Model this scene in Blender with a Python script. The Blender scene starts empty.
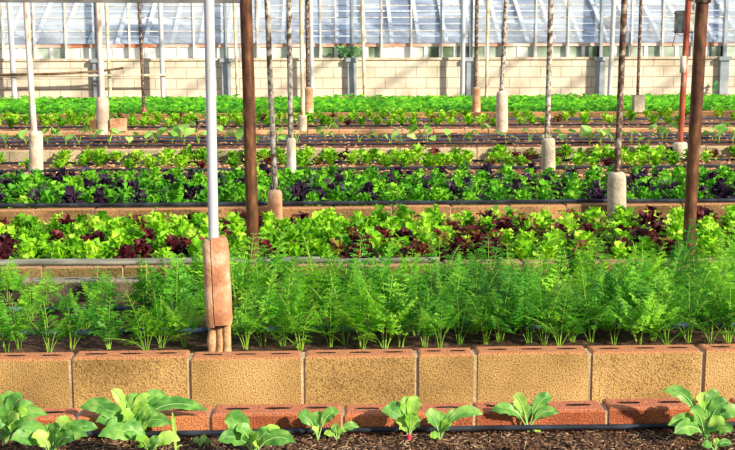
import bpy, bmesh, math, random
from mathutils import Vector, Matrix, Euler
random.seed(11)
R = random.random
U = random.uniform
C = bpy.context.scene.collection
scene = bpy.context.scene

# ------------------------------------------------------------------ camera
F = 1200.0
YAW, PITCH, ROLL = math.radians(2.1), math.radians(8.67), math.radians(0.16)
cam_d = bpy.data.cameras.new('camera')
cam = bpy.data.objects.new('camera', cam_d)
C.objects.link(cam)
cam.location = (0, 0, 1.1)
cam_rot = Matrix.Rotation(-YAW, 3, 'Z') @ Matrix.Rotation(math.pi / 2 - PITCH, 3, 'X') @ Matrix.Rotation(-ROLL, 3, 'Z')
cam.rotation_euler = cam_rot.to_euler()
cam_d.sensor_width = 36
cam_d.lens = 36 * F / 735
cam_d.clip_end = 300
scene.camera = cam
CO = Vector(cam.location)

def ray(px, py):
    return (cam_rot @ Vector(((px - 367.5) / F, -(py - 225) / F, -1))).normalized()
def at_y(px, py, Y):
    d = ray(px, py); return CO + d * (Y / d.y)
def at_z(px, py, z):
    d = ray(px, py); return CO + d * ((z - CO.z) / d.z)
def YW(py, z=0.0, px=340):
    return at_z(px, py, z).y
def px_of(p):
    q = cam_rot.transposed() @ (Vector(p) - CO)
    return 367.5 + F * q.x / -q.z, 225 - F * q.y / -q.z

# ------------------------------------------------------------------ materials
def mat(name):
    m = bpy.data.materials.new(name); m.use_nodes = True
    return m, m.node_tree.nodes, m.node_tree.links, m.node_tree.nodes['Principled BSDF']
def ramp(N, stops):
    r = N.new('ShaderNodeValToRGB')
    e = r.color_ramp.elements
    while len(e) > 1: e.remove(e[-1])
    e[0].position = stops[0][0]; e[0].color = (*stops[0][1], 1)
    for p, c in stops[1:]:
        k = e.new(p); k.color = (*c, 1)
    return r
def noisy(name, stops, scale=8, rough=.85, bump=.3, bscale=None, detail=6, stretch=(1, 1, 1), metal=0, dist=.01, top=None, pits=0, objrand=0):
    m, N, L, P = mat(name)
    tc = N.new('ShaderNodeTexCoord'); mp = N.new('ShaderNodeMapping'); mp.inputs['Scale'].default_value = stretch
    L.new(tc.outputs['Object'], mp.inputs[0])
    n = N.new('ShaderNodeTexNoise'); n.inputs['Scale'].default_value = scale; n.inputs['Detail'].default_value = detail
    L.new(mp.outputs[0], n.inputs['Vector'])
    r = ramp(N, stops); L.new(n.outputs[0], r.inputs[0]); col = r.outputs[0]
    n2 = N.new('ShaderNodeTexNoise'); n2.inputs['Scale'].default_value = bscale or scale * 6; n2.inputs['Detail'].default_value = 5
    L.new(tc.outputs['Object'], n2.inputs['Vector'])
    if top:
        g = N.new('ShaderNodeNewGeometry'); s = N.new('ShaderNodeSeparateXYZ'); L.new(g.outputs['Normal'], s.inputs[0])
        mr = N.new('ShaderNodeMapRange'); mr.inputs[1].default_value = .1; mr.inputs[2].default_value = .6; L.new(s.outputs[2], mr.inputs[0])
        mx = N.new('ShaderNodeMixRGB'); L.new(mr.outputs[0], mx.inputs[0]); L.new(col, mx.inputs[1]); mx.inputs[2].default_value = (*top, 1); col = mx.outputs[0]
    if pits:
        pr = ramp(N, [(.34, (1 - pits,) * 3), (.5, (1, 1, 1)), (.66, (1 + pits * .35,) * 3)]); L.new(n2.outputs[0], pr.inputs[0])
        mx = N.new('ShaderNodeMixRGB'); mx.blend_type = 'MULTIPLY'; mx.inputs[0].default_value = 1
        L.new(col, mx.inputs[1]); L.new(pr.outputs[0], mx.inputs[2]); col = mx.outputs[0]
    L.new(col, P.inputs['Base Color'])
    P.inputs['Roughness'].default_value = rough; P.inputs['Metallic'].default_value = metal
    P.inputs['Specular IOR Level'].default_value = .25
    if bump:
        b = N.new('ShaderNodeBump'); b.inputs['Strength'].default_value = bump; b.inputs['Distance'].default_value = dist
        L.new(n2.outputs[0], b.inputs['Height']); L.new(b.outputs[0], P.inputs['Normal'])
    return m
def leafmat(name, stops, scale=14, trans=.3, rough=.5, tcol=None, hue=.35):
    m, N, L, P = mat(name)
    tc = N.new('ShaderNodeTexCoord'); n = N.new('ShaderNodeTexNoise'); n.inputs['Scale'].default_value = scale; n.inputs['Detail'].default_value = 2
    oi = N.new('ShaderNodeObjectInfo')
    va = N.new('ShaderNodeVectorMath'); va.operation = 'ADD'
    vm = N.new('ShaderNodeVectorMath'); vm.operation = 'SCALE'; vm.inputs[3].default_value = 1
    L.new(oi.outputs['Location'], vm.inputs[0]); L.new(tc.outputs['Object'], va.inputs[0]); L.new(vm.outputs[0], va.inputs[1])
    L.new(va.outputs[0], n.inputs['Vector'])
    a = N.new('ShaderNodeMath'); a.operation = 'MULTIPLY_ADD'; a.inputs[1].default_value = hue; a.inputs[2].default_value = -hue / 2
    L.new(oi.outputs['Random'], a.inputs[0])
    s = N.new('ShaderNodeMath'); s.operation = 'ADD'; L.new(a.outputs[0], s.inputs[0]); L.new(n.outputs[0], s.inputs[1])
    r = ramp(N, stops); L.new(s.outputs[0], r.inputs[0])
    L.new(r.outputs[0], P.inputs['Base Color']); P.inputs['Roughness'].default_value = rough
    P.inputs['Specular IOR Level'].default_value = .3
    t = N.new('ShaderNodeBsdfTranslucent'); L.new(r.outputs[0], t.inputs[0])
    mx = N.new('ShaderNodeMixShader'); mx.inputs[0].default_value = trans
    L.new(P.outputs[0], mx.inputs[1]); L.new(t.outputs[0], mx.inputs[2]); L.new(mx.outputs[0], N['Material Output'].inputs[0])
    return m
M = {}
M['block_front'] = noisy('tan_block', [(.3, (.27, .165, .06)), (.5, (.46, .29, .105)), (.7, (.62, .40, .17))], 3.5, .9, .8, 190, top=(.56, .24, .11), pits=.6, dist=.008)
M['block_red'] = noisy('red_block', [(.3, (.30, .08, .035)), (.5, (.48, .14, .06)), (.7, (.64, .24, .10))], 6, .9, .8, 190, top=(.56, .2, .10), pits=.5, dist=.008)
M['block_shade'] = noisy('shade_painted_block', [(.3, (.05, .045, .035)), (.5, (.11, .095, .065)), (.7, (.2, .15, .09))], 4, .9, .6, 70, top=(.26, .24, .2), pits=.4)  # shade from the feathery plants is painted into these dark face tones
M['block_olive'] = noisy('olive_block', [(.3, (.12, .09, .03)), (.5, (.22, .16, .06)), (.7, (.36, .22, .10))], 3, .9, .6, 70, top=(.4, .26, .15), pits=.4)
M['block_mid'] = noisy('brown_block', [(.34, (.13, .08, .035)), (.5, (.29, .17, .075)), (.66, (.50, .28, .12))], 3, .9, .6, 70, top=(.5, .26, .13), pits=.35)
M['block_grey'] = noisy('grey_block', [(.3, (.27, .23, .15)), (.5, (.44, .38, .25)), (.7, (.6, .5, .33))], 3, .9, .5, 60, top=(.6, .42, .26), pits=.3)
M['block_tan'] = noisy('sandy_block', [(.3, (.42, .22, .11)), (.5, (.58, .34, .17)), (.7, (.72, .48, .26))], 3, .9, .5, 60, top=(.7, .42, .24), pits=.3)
M['mortar'] = noisy('mortar', [(.3, (.3, .22, .13)), (.7, (.62, .5, .34))], 10, .95, .6, 90)
M['soil'] = noisy('soil', [(.3, (.03, .018, .013)), (.5, (.085, .045, .03)), (.7, (.22, .12, .075))], 25, .95, 1, 90, dist=.02)
M['soil_dry'] = noisy('dry_soil', [(.3, (.12, .055, .03)), (.5, (.25, .12, .07)), (.7, (.42, .25, .15))], 20, .95, 1, 70, dist=.02)
M['soil_red'] = noisy('reddish_soil', [(.3, (.08, .03, .018)), (.5, (.19, .075, .045)), (.7, (.34, .16, .1))], 18, .95, 1, 80, dist=.02)
M['ground'] = noisy('ground', [(.3, (.2, .13, .08)), (.7, (.4, .28, .18))], 3, .95, .5, 30)
M['straw'] = noisy('straw', [(.3, (.22, .13, .07)), (.5, (.45, .3, .17)), (.7, (.75, .6, .4))], 40, .8, 0)
M['litter'] = noisy('litter', [(.3, (.28, .12, .06)), (.5, (.5, .28, .14)), (.7, (.75, .55, .35))], 9, .8, 0)
M['chip'] = noisy('chips', [(.35, (.05, .025, .015)), (.6, (.16, .08, .045))], 30, .9, 0)
M['black_pipe'] = noisy('black_pipe', [(.4, (.012, .015, .022)), (.6, (.04, .05, .07))], 8, .35, 0)
M['blue_pipe'] = noisy('blue_black_pipe', [(.4, (.02, .04, .09)), (.6, (.08, .13, .22))], 4, .3, 0)
M['grey_pipe'] = noisy('galvanised_pipe', [(.35, (.10, .11, .09)), (.5, (.2, .21, .18)), (.65, (.36, .35, .3))], 10, .5, .1, stretch=(.3, 1, 1))
M['white'] = noisy('white_paint', [(.4, (.5, .53, .58)), (.6, (.66, .68, .72))], 6, .5, .1, stretch=(1, 1, .2))
M['white_rust'] = noisy('flaked_white_paint', [(.3, (.33, .14, .07)), (.42, (.7, .55, .46)), (.6, (.86, .8, .76))], 26, .7, .3, stretch=(1, 1, .25))
M['rust'] = noisy('brown_rust', [(.3, (.045, .02, .012)), (.5, (.12, .048, .023)), (.66, (.22, .10, .045)), (.78, (.5, .38, .3))], 30, .5, .2, 90, stretch=(1, 1, .35))
M['red_rust'] = noisy('red_rust', [(.3, (.2, .04, .02)), (.55, (.42, .10, .05)), (.72, (.6, .42, .35))], 22, .6, .3, 90, stretch=(1, 1, .25))
M['mottled'] = noisy('mottled_grey_metal', [(.38, (.10, .06, .04)), (.47, (.32, .27, .23)), (.6, (.62, .58, .52))], 34, .6, .3, 90, stretch=(1, 1, .8))
M['dark_rust'] = noisy('dark_rust', [(.35, (.05, .03, .02)), (.5, (.14, .08, .05)), (.65, (.45, .37, .32))], 34, .6, .3, 90, stretch=(1, 1, .8))
M['yellow_pole'] = noisy('yellowed_paint', [(.35, (.45, .3, .12)), (.5, (.75, .68, .5)), (.65, (.85, .82, .75))], 20, .6, .2, stretch=(1, 1, .3))
M['terracotta'] = noisy('terracotta_sleeve', [(.3, (.38, .15, .07)), (.5, (.56, .26, .14)), (.66, (.8, .56, .4))], 9, .8, .4, 60, pits=.2)
M['sleeve_pale'] = noisy('pale_concrete_sleeve', [(.3, (.5, .38, .28)), (.5, (.7, .58, .46)), (.7, (.82, .74, .62))], 9, .85, .4, 50, pits=.2)
M['sleeve_grey'] = noisy('grey_concrete_sleeve', [(.3, (.34, .29, .22)), (.5, (.5, .44, .34)), (.7, (.66, .58, .45))], 9, .85, .4, 50, pits=.2)
M['sleeve_orange'] = noisy('orange_stained_sleeve', [(.3, (.45, .2, .1)), (.5, (.65, .38, .22)), (.7, (.8, .62, .45))], 9, .85, .4, 50, pits=.2)
M['stone'] = noisy('stone_foot', [(.3, (.4, .2, .1)), (.55, (.62, .4, .22)), (.7, (.8, .62, .4))], 14, .85, .6, 40, pits=.4)
M['dark'] = noisy('painted_gap_shade', [(.4, (.015, .01, .008)), (.6, (.03, .02, .015))], 5, .9, 0)  # near-black colour standing in for shade inside gaps
M['steel_blue'] = noisy('blue_grey_paint', [(.4, (.26, .32, .38)), (.6, (.4, .46, .52))], 4, .6, .1)
M['frame_white'] = noisy('white_frame', [(.4, (.6, .62, .66)), (.6, (.85, .86, .88))], 5, .5, 0)
M['frame_old'] = noisy('weathered_frame', [(.35, (.4, .36, .3)), (.5, (.66, .64, .6)), (.65, (.8, .8, .8))], 9, .6, 0, stretch=(1, 1, .3))
M['rust_rail'] = noisy('rusty_rail', [(.35, (.85, .74, .7)), (.5, (.75, .5, .42)), (.64, (.55, .2, .1))], 1.3, .7, 0)
M['box_grey'] = noisy('grey_can', [(.4, (.2, .25, .24)), (.6, (.42, .48, .46))], 12, .5, .1)
M['brown_bar'] = noisy('brown_bar', [(.4, (.13, .075, .04)), (.6, (.32, .2, .12))], 6, .7, .1)
M['pale_bar'] = noisy('pale_bar', [(.4, (.5, .42, .32)), (.6, (.66, .6, .5))], 6, .7, .1)
M['dark_beam'] = noisy('grey_beam', [(.4, (.10, .10, .10)), (.6, (.22, .21, .2))], 6, .7, .1)

# plants
M['let_green'] = leafmat('lime_lettuce', [(.2, (.06, .26, .01)), (.45, (.22, .58, .015)), (.62, (.42, .78, .03)), (.8, (.7, .9, .15))], 14, .3)
M['let_mid'] = leafmat('green_lettuce', [(.2, (.05, .25, .012)), (.45, (.13, .47, .02)), (.62, (.25, .63, .03)), (.8, (.45, .75, .08))], 9, .3)
M['let_red'] = leafmat('red_lettuce', [(.25, (.03, .006, .012)), (.46, (.09, .012, .02)), (.56, (.2, .025, .035)), (.63, (.26, .2, .04)), (.8, (.3, .55, .04))], 9, .25)
M['let_purple'] = leafmat('purple_lettuce', [(.25, (.018, .01, .025)), (.48, (.05, .022, .06)), (.56, (.1, .06, .11)), (.64, (.06, .2, .04)), (.8, (.12, .42, .03))], 9, .2)
M['greens'] = leafmat('dense_greens', [(.3, (.07, .42, .01)), (.5, (.24, .74, .02)), (.7, (.55, .92, .08))], 5, .35)
M['carrot'] = leafmat('carrot_foliage', [(.25, (.05, .27, .02)), (.5, (.14, .50, .03)), (.72, (.36, .74, .05))], 6, .4, hue=.5)
M['carrot_stem'] = leafmat('carrot_stem', [(.3, (.2, .5, .04)), (.6, (.45, .75, .1))], 6, .3)
M['radish'] = leafmat('radish_leaf', [(.25, (.06, .22, .04)), (.45, (.13, .37, .07)), (.6, (.24, .52, .10)), (.8, (.42, .66, .2))], 34, .3, rough=.4, hue=.2)
M['radish_lt'] = leafmat('young_radish_leaf', [(.25, (.2, .5, .05)), (.5, (.4, .7, .1)), (.75, (.62, .86, .24))], 16, .35, rough=.45, hue=.2)
M['rib'] = leafmat('pale_rib', [(.3, (.3, .6, .15)), (.7, (.5, .75, .3))], 10, .2)
M['melon'] = leafmat('seedling_leaf', [(.3, (.16, .52, .06)), (.5, (.36, .76, .12)), (.7, (.6, .9, .28))], 10, .35, hue=.3)
M['radish_root'] = noisy('radish_root', [(.4, (.45, .02, .06)), (.6, (.7, .08, .14))], 20, .4, 0)
M['weed'] = leafmat('weed', [(.3, (.06, .3, .1)), (.7, (.25, .5, .2))], 8, .3)

def glass():
    m, N, L, P = mat('hazy_glass')
    tr = N.new('ShaderNodeBsdfTransparent'); tr.inputs[0].default_value = (.9, .94, 1, 1)
    P.inputs['Base Color'].default_value = (.8, .87, .95, 1); P.inputs['Roughness'].default_value = .25
    tc = N.new('ShaderNodeTexCoord'); n = N.new('ShaderNodeTexNoise'); n.inputs['Scale'].default_value = .9
    L.new(tc.outputs['Object'], n.inputs['Vector'])
    mr = N.new('ShaderNodeMapRange'); mr.inputs[1].default_value = .35; mr.inputs[2].default_value = .65; mr.inputs[3].default_value = .05; mr.inputs[4].default_value = .38
    L.new(n.outputs[0], mr.inputs[0])
    mx = N.new('ShaderNodeMixShader'); L.new(mr.outputs[0], mx.inputs[0]); L.new(tr.outputs[0], mx.inputs[1]); L.new(P.outputs[0], mx.inputs[2])
    L.new(mx.outputs[0], N['Material Output'].inputs[0])
    return m
M['glass'] = glass()
M['dim_glass'] = noisy('dim_lower_glass', [(.38, (.10, .16, .10)), (.5, (.42, .52, .46)), (.58, (.82, .88, .88))], .8, .3, 0, detail=3)

def roofmat():
    # whitewashed neighbouring roof: pale panels, some bluer than others
    m, N, L, P = mat('whitewashed_roof_glass')
    tc = N.new('ShaderNodeTexCoord'); s = N.new('ShaderNodeSeparateXYZ'); L.new(tc.outputs['Object'], s.inputs[0])
    cb = N.new('ShaderNodeCombineXYZ'); L.new(s.outputs[0], cb.inputs[0]); L.new(s.outputs[1], cb.inputs[1])
    n = N.new('ShaderNodeTexNoise'); n.inputs['Scale'].default_value = .55; n.inputs['Detail'].default_value = 3
    mp = N.new('ShaderNodeMapping'); mp.inputs['Scale'].default_value = (1, 3.2, 1); L.new(cb.outputs[0], mp.inputs[0]); L.new(mp.outputs[0], n.inputs['Vector'])
    r = ramp(N, [(.38, (.13, .17, .27)), (.47, (.22, .27, .37)), (.54, (.34, .40, .48)), (.62, (.66, .69, .72))]); L.new(n.outputs[0], r.inputs[0])
    L.new(r.outputs[0], P.inputs['Base Color']); P.inputs['Roughness'].default_value = .6
    return m
M['roof'] = roofmat()

def wallmat():
    m, N, L, P = mat('whitewashed_block_wall')
    tc = N.new('ShaderNodeTexCoord'); s = N.new('ShaderNodeSeparateXYZ'); L.new(tc.outputs['Object'], s.inputs[0])
    cb = N.new('ShaderNodeCombineXYZ'); L.new(s.outputs[0], cb.inputs[0]); L.new(s.outputs[2], cb.inputs[1])
    b = N.new('ShaderNodeTexBrick'); b.inputs['Scale'].default_value = 1; b.inputs['Brick Width'].default_value = .405; b.inputs['Row Height'].default_value = .205
    b.inputs['Mortar Size'].default_value = .009; b.inputs['Mortar Smooth'].default_value = .3
    b.inputs['Color1'].default_value = (.77, .71, .6, 1); b.inputs['Color2'].default_value = (.69, .63, .53, 1); b.inputs['Mortar'].default_value = (.48, .43, .35, 1)
    L.new(cb.outputs[0], b.inputs['Vector'])
    n = N.new('ShaderNodeTexNoise'); n.inputs['Scale'].default_value = 2; n.inputs['Detail'].default_value = 8; L.new(tc.outputs['Object'], n.inputs['Vector'])
    r = ramp(N, [(.3, (.72, .68, .62)), (.5, (1, .99, .97)), (.7, (1.15, 1.14, 1.12))]); L.new(n.outputs[0], r.inputs[0])
    mx = N.new('ShaderNodeMixRGB'); mx.blend_type = 'MULTIPLY'; mx.inputs[0].default_value = 1; L.new(b.outputs[0], mx.inputs[1]); L.new(r.outputs[0], mx.inputs[2])
    L.new(mx.outputs[0], P.inputs['Base Color']); P.inputs['Roughness'].default_value = .9
    bm_ = N.new('ShaderNodeBump'); bm_.inputs['Distance'].default_value = .01; bm_.invert = True; L.new(b.outputs['Fac'], bm_.inputs['Height']); L.new(bm_.outputs[0], P.inputs['Normal'])
    return m
M['wall'] = wallmat()

# ------------------------------------------------------------------ mesh builder
class MB:
    def __init__(s): s.v = []; s.f = []
    def add(s, vs, fs):
        o = len(s.v); s.v += [tuple(p) for p in vs]; s.f += [tuple(i + o for i in f) for f in fs]
    def box(s, lo, hi):
        x0, y0, z0 = lo; x1, y1, z1 = hi
        s.add([(x0, y0, z0), (x1, y0, z0), (x1, y1, z0), (x0, y1, z0), (x0, y0, z1), (x1, y0, z1), (x1, y1, z1), (x0, y1, z1)],
              [(0, 3, 2, 1), (4, 5, 6, 7), (0, 1, 5, 4), (1, 2, 6, 5), (2, 3, 7, 6), (3, 0, 4, 7)])
    def beam(s, a, b, w, h):
        a = Vector(a); b = Vector(b); d = (b - a).normalized()
        u = d.cross(Vector((0, 0, 1)))
        if u.length < .01: u = Vector((1, 0, 0))
        u.normalize(); v = u.cross(d)
        vs = [p + u * (w / 2 * i) + v * (h / 2 * j) for p in (a, b) for i, j in ((-1, -1), (1, -1), (1, 1), (-1, 1))]
        s.add(vs, [(0, 1, 2, 3), (7, 6, 5, 4), (0, 4, 5, 1), (1, 5, 6, 2), (2, 6, 7, 3), (3, 7, 4, 0)])
    def tube(s, pts, rad, n=10, cap=True):
        pts = [Vector(p) for p in pts]
        if not hasattr(rad, '__len__'): rad = [rad] * len(pts)
        vs = []; fs = []
        ref = None
        for i, p in enumerate(pts):
            d = (pts[min(i + 1, len(pts) - 1)] - pts[max(i - 1, 0)])
            if d.length < 1e-9: d = Vector((0, 0, 1))
            d.normalize()
            if ref is None:
                ref = d.cross(Vector((0, 1, 0)))
                if ref.length < .1: ref = d.cross(Vector((1, 0, 0)))
            u = (ref - d * ref.dot(d)).normalized(); ref = u; w = d.cross(u)
            for k in range(n):
                a = 2 * math.pi * k / n
                vs.append(p + (u * math.cos(a) + w * math.sin(a)) * rad[i])
        for i in range(len(pts) - 1):
            for k in range(n):
                fs.append((i * n + k, i * n + (k + 1) % n, (i + 1) * n + (k + 1) % n, (i + 1) * n + k))
        if cap:
            fs.append(tuple(range(n))[::-1]); fs.append(tuple((len(pts) - 1) * n + k for k in range(n)))
        s.add(vs, fs)
    def blade(s, pts, widths, nh, cup=.15, ruff=0, nv=4, ph=0, lobes=0):
        """leaf blade swept along pts; nh = direction the upper face looks"""
        pts = [Vector(p) for p in pts]; nh = Vector(nh); vs = []; n = len(pts)
        for i, p in enumerate(pts):
            d = (pts[min(i + 1, n - 1)] - pts[max(i - 1, 0)]).normalized()
            sd = d.cross(nh)
            if sd.length < 1e-4: sd = Vector((1, 0, 0))
            sd.normalize(); nn = sd.cross(d).normalized()
            for k in range(nv + 1):
                t = k / nv * 2 - 1
                w = widths[i] * (1 + lobes * math.sin(i * 2.4 + ph + (1 if t > 0 else 0)) * abs(t))
                vs.append(p + sd * (t * w) + nn * (cup * abs(t) * w + ruff * abs(t) ** 1.5 * math.sin(i * 1.9 + ph + (2.1 if t > 0 else 0))))
        fs = [(i * (nv + 1) + k, i * (nv + 1) + k + 1, (i + 1) * (nv + 1) + k + 1, (i + 1) * (nv + 1) + k) for i in range(n - 1) for k in range(nv)]
        s.add(vs, fs)
    def mesh(s, name, m, smooth=True):
        me = bpy.data.meshes.new(name); me.from_pydata(s.v, [], s.f); me.update()
        me.materials.append(M[m] if isinstance(m, str) else m)
        if smooth:
            me.polygons.foreach_set('use_smooth', [True] * len(me.polygons))
        return me
    def build(s, name, m, parent=None, loc=None, smooth=True):
        """one mesh object; geometry given in world space, origin moved to loc"""
        off = Vector(loc) if loc is not None else Vector((0, 0, 0))
        if loc is not None: s.v = [tuple(Vector(p) - off) for p in s.v]
        o = bpy.data.objects.new(name, s.mesh(name, m, smooth)); C.objects.link(o)
        if parent is not None: o.parent = parent
        elif loc is not None: o.location = off
        return o
def tag(o, label=None, cat=None, group=None, kind=None):
    if label: o['label'] = label
    if cat: o['category'] = cat
    if group: o['group'] = group
    if kind: o['kind'] = kind
    return o
def empty(name, loc, label, cat, group=None):
    o = bpy.data.objects.new(name, None); o.empty_display_size = .05; C.objects.link(o); o.location = loc
    return tag(o, label, cat, group)
def auto_smooth(o, ang=40):
    me = o.data
    bm = bmesh.new(); bm.from_mesh(me)
    for e in bm.edges:
        if len(e.link_faces) == 2 and e.calc_face_angle(0) > math.radians(ang): e.smooth = False
    bm.to_mesh(me); bm.free()

# ------------------------------------------------------------------ layout (depths of the bed walls)
X0, X1 = -8.2, 9.2
W1 = YW(413); W2 = YW(355.5); W3 = YW(277); W4 = YW(264.5); W6 = YW(207); W7 = YW(176.5)
W8 = YW(148.5); W9 = YW(130); W10 = YW(113, .03); WF = 23.5
T = .1
print('WALLS', [round(a, 2) for a in (W1, W2, W3, W4, W6, W7, W8, W9, W10, WF)])
S_NEAR, S_B, S_C, S_D, S_E, S_F, S_G, S_H = -.065, -.10, -.08, -.07, -.12, -.045, -.05, -.03
GZ = -.22

# floor
m = MB(); m.box((-14, -1, GZ - .1), (15, 34, GZ)); tag(m.build('floor', 'ground', smooth=False), kind='structure')

# ------------------------------------------------------------------ block walls
def block(mb, x0, x1, y0, y1, z0, z1, slots=0, b=.009):
    def ring(i, z): return [(x0 + i, y0 + i, z), (x1 - i, y0 + i, z), (x1 - i, y1 - i, z), (x0 + i, y1 - i, z)]
    e = [U(-.003, .003) for _ in range(4)]
    rings = [ring(0, z0), ring(0, z1 - b), ring(b * .3, z1 - b * .3), ring(b, z1)]
    vs = [p for r in rings for p in r]; fs = []
    for k in range(3):
        for i in range(4):
            fs.append((k * 4 + i, k * 4 + (i + 1) % 4, (k + 1) * 4 + (i + 1) % 4, (k + 1) * 4 + i))
    if not slots: fs.append((12, 13, 14, 15))
    mb.add(vs, fs)
    if slots:
        xa, xb, ya, yb = x0 + b, x1 - b, y0 + b, y1 - b
        cw = (xb - xa) / slots
        n = 20
        for s in range(slots):
            cx, cy = xa + cw * (s + .5), (ya + yb) / 2
            hx, hy = cw / 2, (yb - ya) / 2
            o = []; i1 = []; i2 = []
            jx, jw = U(-.004, .004), U(.9, 1.05)
            for k in range(n):
                a = 2 * math.pi * (k + .5) / n
                c, si = math.cos(a), math.sin(a)
                q = 1 / max(abs(c), abs(si)); 
                o.append((cx + hx * c * q, cy + hy * si * q, z1))
                ex = math.copysign(abs(c) ** .8, c) * hx * .64 * jw; ey = si * .0115 * U(.8, 1.1)
                i1.append((cx + ex + jx, cy + ey, z1)); i2.append((cx + ex * .9 + jx, cy + ey * .8, z1 - .07))
            # make the corners exact
            vs = o + i1 + i2
            fs = [(k, (k + 1) % n, n + (k + 1) % n, n + k) for k in range(n)] + [(n + k, n + (k + 1) % n, 2 * n + (k + 1) % n, 2 * n + k) for k in range(n)] + [tuple(2 * n + k for k in range(n))]
            for sx in (-1, 1):
                for sy in (-1, 1):
                    # corner triangle
                    best = sorted(range(n), key=lambda k: (o[k][0] - cx - sx * hx) ** 2 + (o[k][1] - cy - sy * hy) ** 2)[:2]
                    vs.append((cx + sx * hx, cy + sy * hy, z1)); fs.append((best[0], best[1], len(vs) - 1))
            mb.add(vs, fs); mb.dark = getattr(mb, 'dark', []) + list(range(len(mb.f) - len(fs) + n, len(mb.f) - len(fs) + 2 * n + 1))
def bed_wall(y, zt, matname, label, joints_px=None, step=.4, slots=0, x0=X0, x1=X1, jig=.004, gap=.012, zb=GZ, name='block_wall'):
    root = empty(name, ((x0 + x1) / 2, y + T / 2, zb), label, 'low wall')
    off = Vector(root.location)
    # joint positions
    js = []
    if joints_px:
        js = [at_y(px, py, y).x for px, py in joints_px]
        a = js[0]
        while a > x0: a -= step; js.insert(0, a)
        a = js[-1]
        while a < x1: a += step; js.append(a)
    else:
        a = x0
        while a < x1: js.append(a); a += step
    mb = MB()
    for a, b in zip(js, js[1:]):
        dy, dz = U(-jig, jig), U(-jig, jig)
        block(mb, a + gap / 2, b - gap / 2, y + dy, y + T + dy, zb, zt + dz, slots if (b - a) > .3 else max(1, slots - 1) if slots else 0)
    bo = mb.build('blocks', matname, root, off, smooth=False)
    if slots:
        bo.data.materials.append(M['dark'])  # slot insides coloured dark to stand for the shade in the recess
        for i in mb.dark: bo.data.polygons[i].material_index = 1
    mo = MB(); mo.box((js[0], y + .0065, zb), (js[-1], y + T - .012, zt - .008)); mo.build('mortar', 'mortar', root, off, smooth=False)
    return root
bed_wall(W1, 0, 'block_red', 'reddish low wall of slotted blocks nearest the camera, behind the round-leaved plants',
         [(210, 405), (343, 403), (475, 402), (608, 400)], slots=3)
bed_wall(W2, 0, 'block_front', 'tan speckled low block wall with orange top in front of the feathery plants',
         [(70, 358), (189, 358), (303, 355), (417, 355), (476, 353), (591, 352), (704, 350)], slots=3, gap=.016)
bed_wall(W3, -.005, 'block_shade', 'shaded slotted block wall closing the back of the feathery bed', slots=3)
bed_wall(W4, .0, 'block_olive', 'brown block wall carrying two grey pipes, front of the red and green lettuce bed', slots=0)
bed_wall(W6, 0, 'block_mid', 'brown block wall with a black hose on top, behind the red and green lettuce bed', [(510, 206), (566, 206)])
bed_wall(W7, 0, 'block_tan', 'thin sandy wall edge behind the green and purple lettuce bed')
bed_wall(W8, 0, 'block_grey', 'greyish block wall in front of the spaced broad-leaved seedlings', [(9, 150), (49, 150)], step=.405)
bed_wall(W9, 0, 'block_tan', 'thin sandy wall edge behind the spaced broad-leaved seedlings')
bed_wall(W10, .03, 'block_mid', 'reddish brown wall edging the dense bright green bed at the back')

# soil of the beds (gently uneven sheets)
def soil(y0, y1, z, matname, label, amp=.008, nx=260, ny=10, name='bed_soil', x0=X0, x1=X1):
    root = Vector(((x0 + x1) / 2, (y0 + y1) / 2, z)); mb = MB(); vs = []
    for j in range(ny + 1):
        for i in range(nx + 1):
            vs.append((x0 + (x1 - x0) * i / nx, y0 + (y1 - y0) * j / ny, z + U(-amp, amp)))
    n = len(vs)
    fs = [(j * (nx + 1) + i, j * (nx + 1) + i + 1, (j + 1) * (nx + 1) + i + 1, (j + 1) * (nx + 1) + i) for j in range(ny) for i in range(nx)]
    mb.add(vs, fs)
    # body of earth under the sheet
    mb.box((x0, y0, GZ), (x1, y1, z - amp * 1.5))
    o = mb.build(name, matname, None, root); return tag(o, label, 'soil', kind='stuff')
soil(1.2, W1 - .008, S_NEAR, 'soil', 'dark crumbly soil of the nearest bed', .006, 700, 60, x0=-3, x1=3.5)
soil(W2 + T + .006, W3 - .006, S_B, 'soil', 'dark damp soil under the feathery plants', .01)
soil(W4 + T + .006, W6 - .55, S_C, 'soil', 'dark soil under the red and green lettuces')
soil(W6 + T + .006, W7 - .006, S_D, 'soil', 'dark soil under the green and purple lettuces')
soil(W7 + T + .006, W8 - .006, S_E, 'soil_dry', 'dry brown soil with dead leaves around the sparse lettuces')
soil(W8 + T + .006, W9 - .006, S_F, 'soil_red', 'bare soil around the spaced broad-leaved seedlings')
soil(W9 + T + .006, W10 - .006, S_G, 'soil_dry', 'brown soil under the small lettuces before the dense green bed')
soil(W10 + T + .006, 22.6, S_H, 'soil', 'soil under the dense bright green bed')
soil(22.62, WF - .01, .035, 'soil_dry', 'crusty soil ridge along the foot of the pale back wall', .02)

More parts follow.
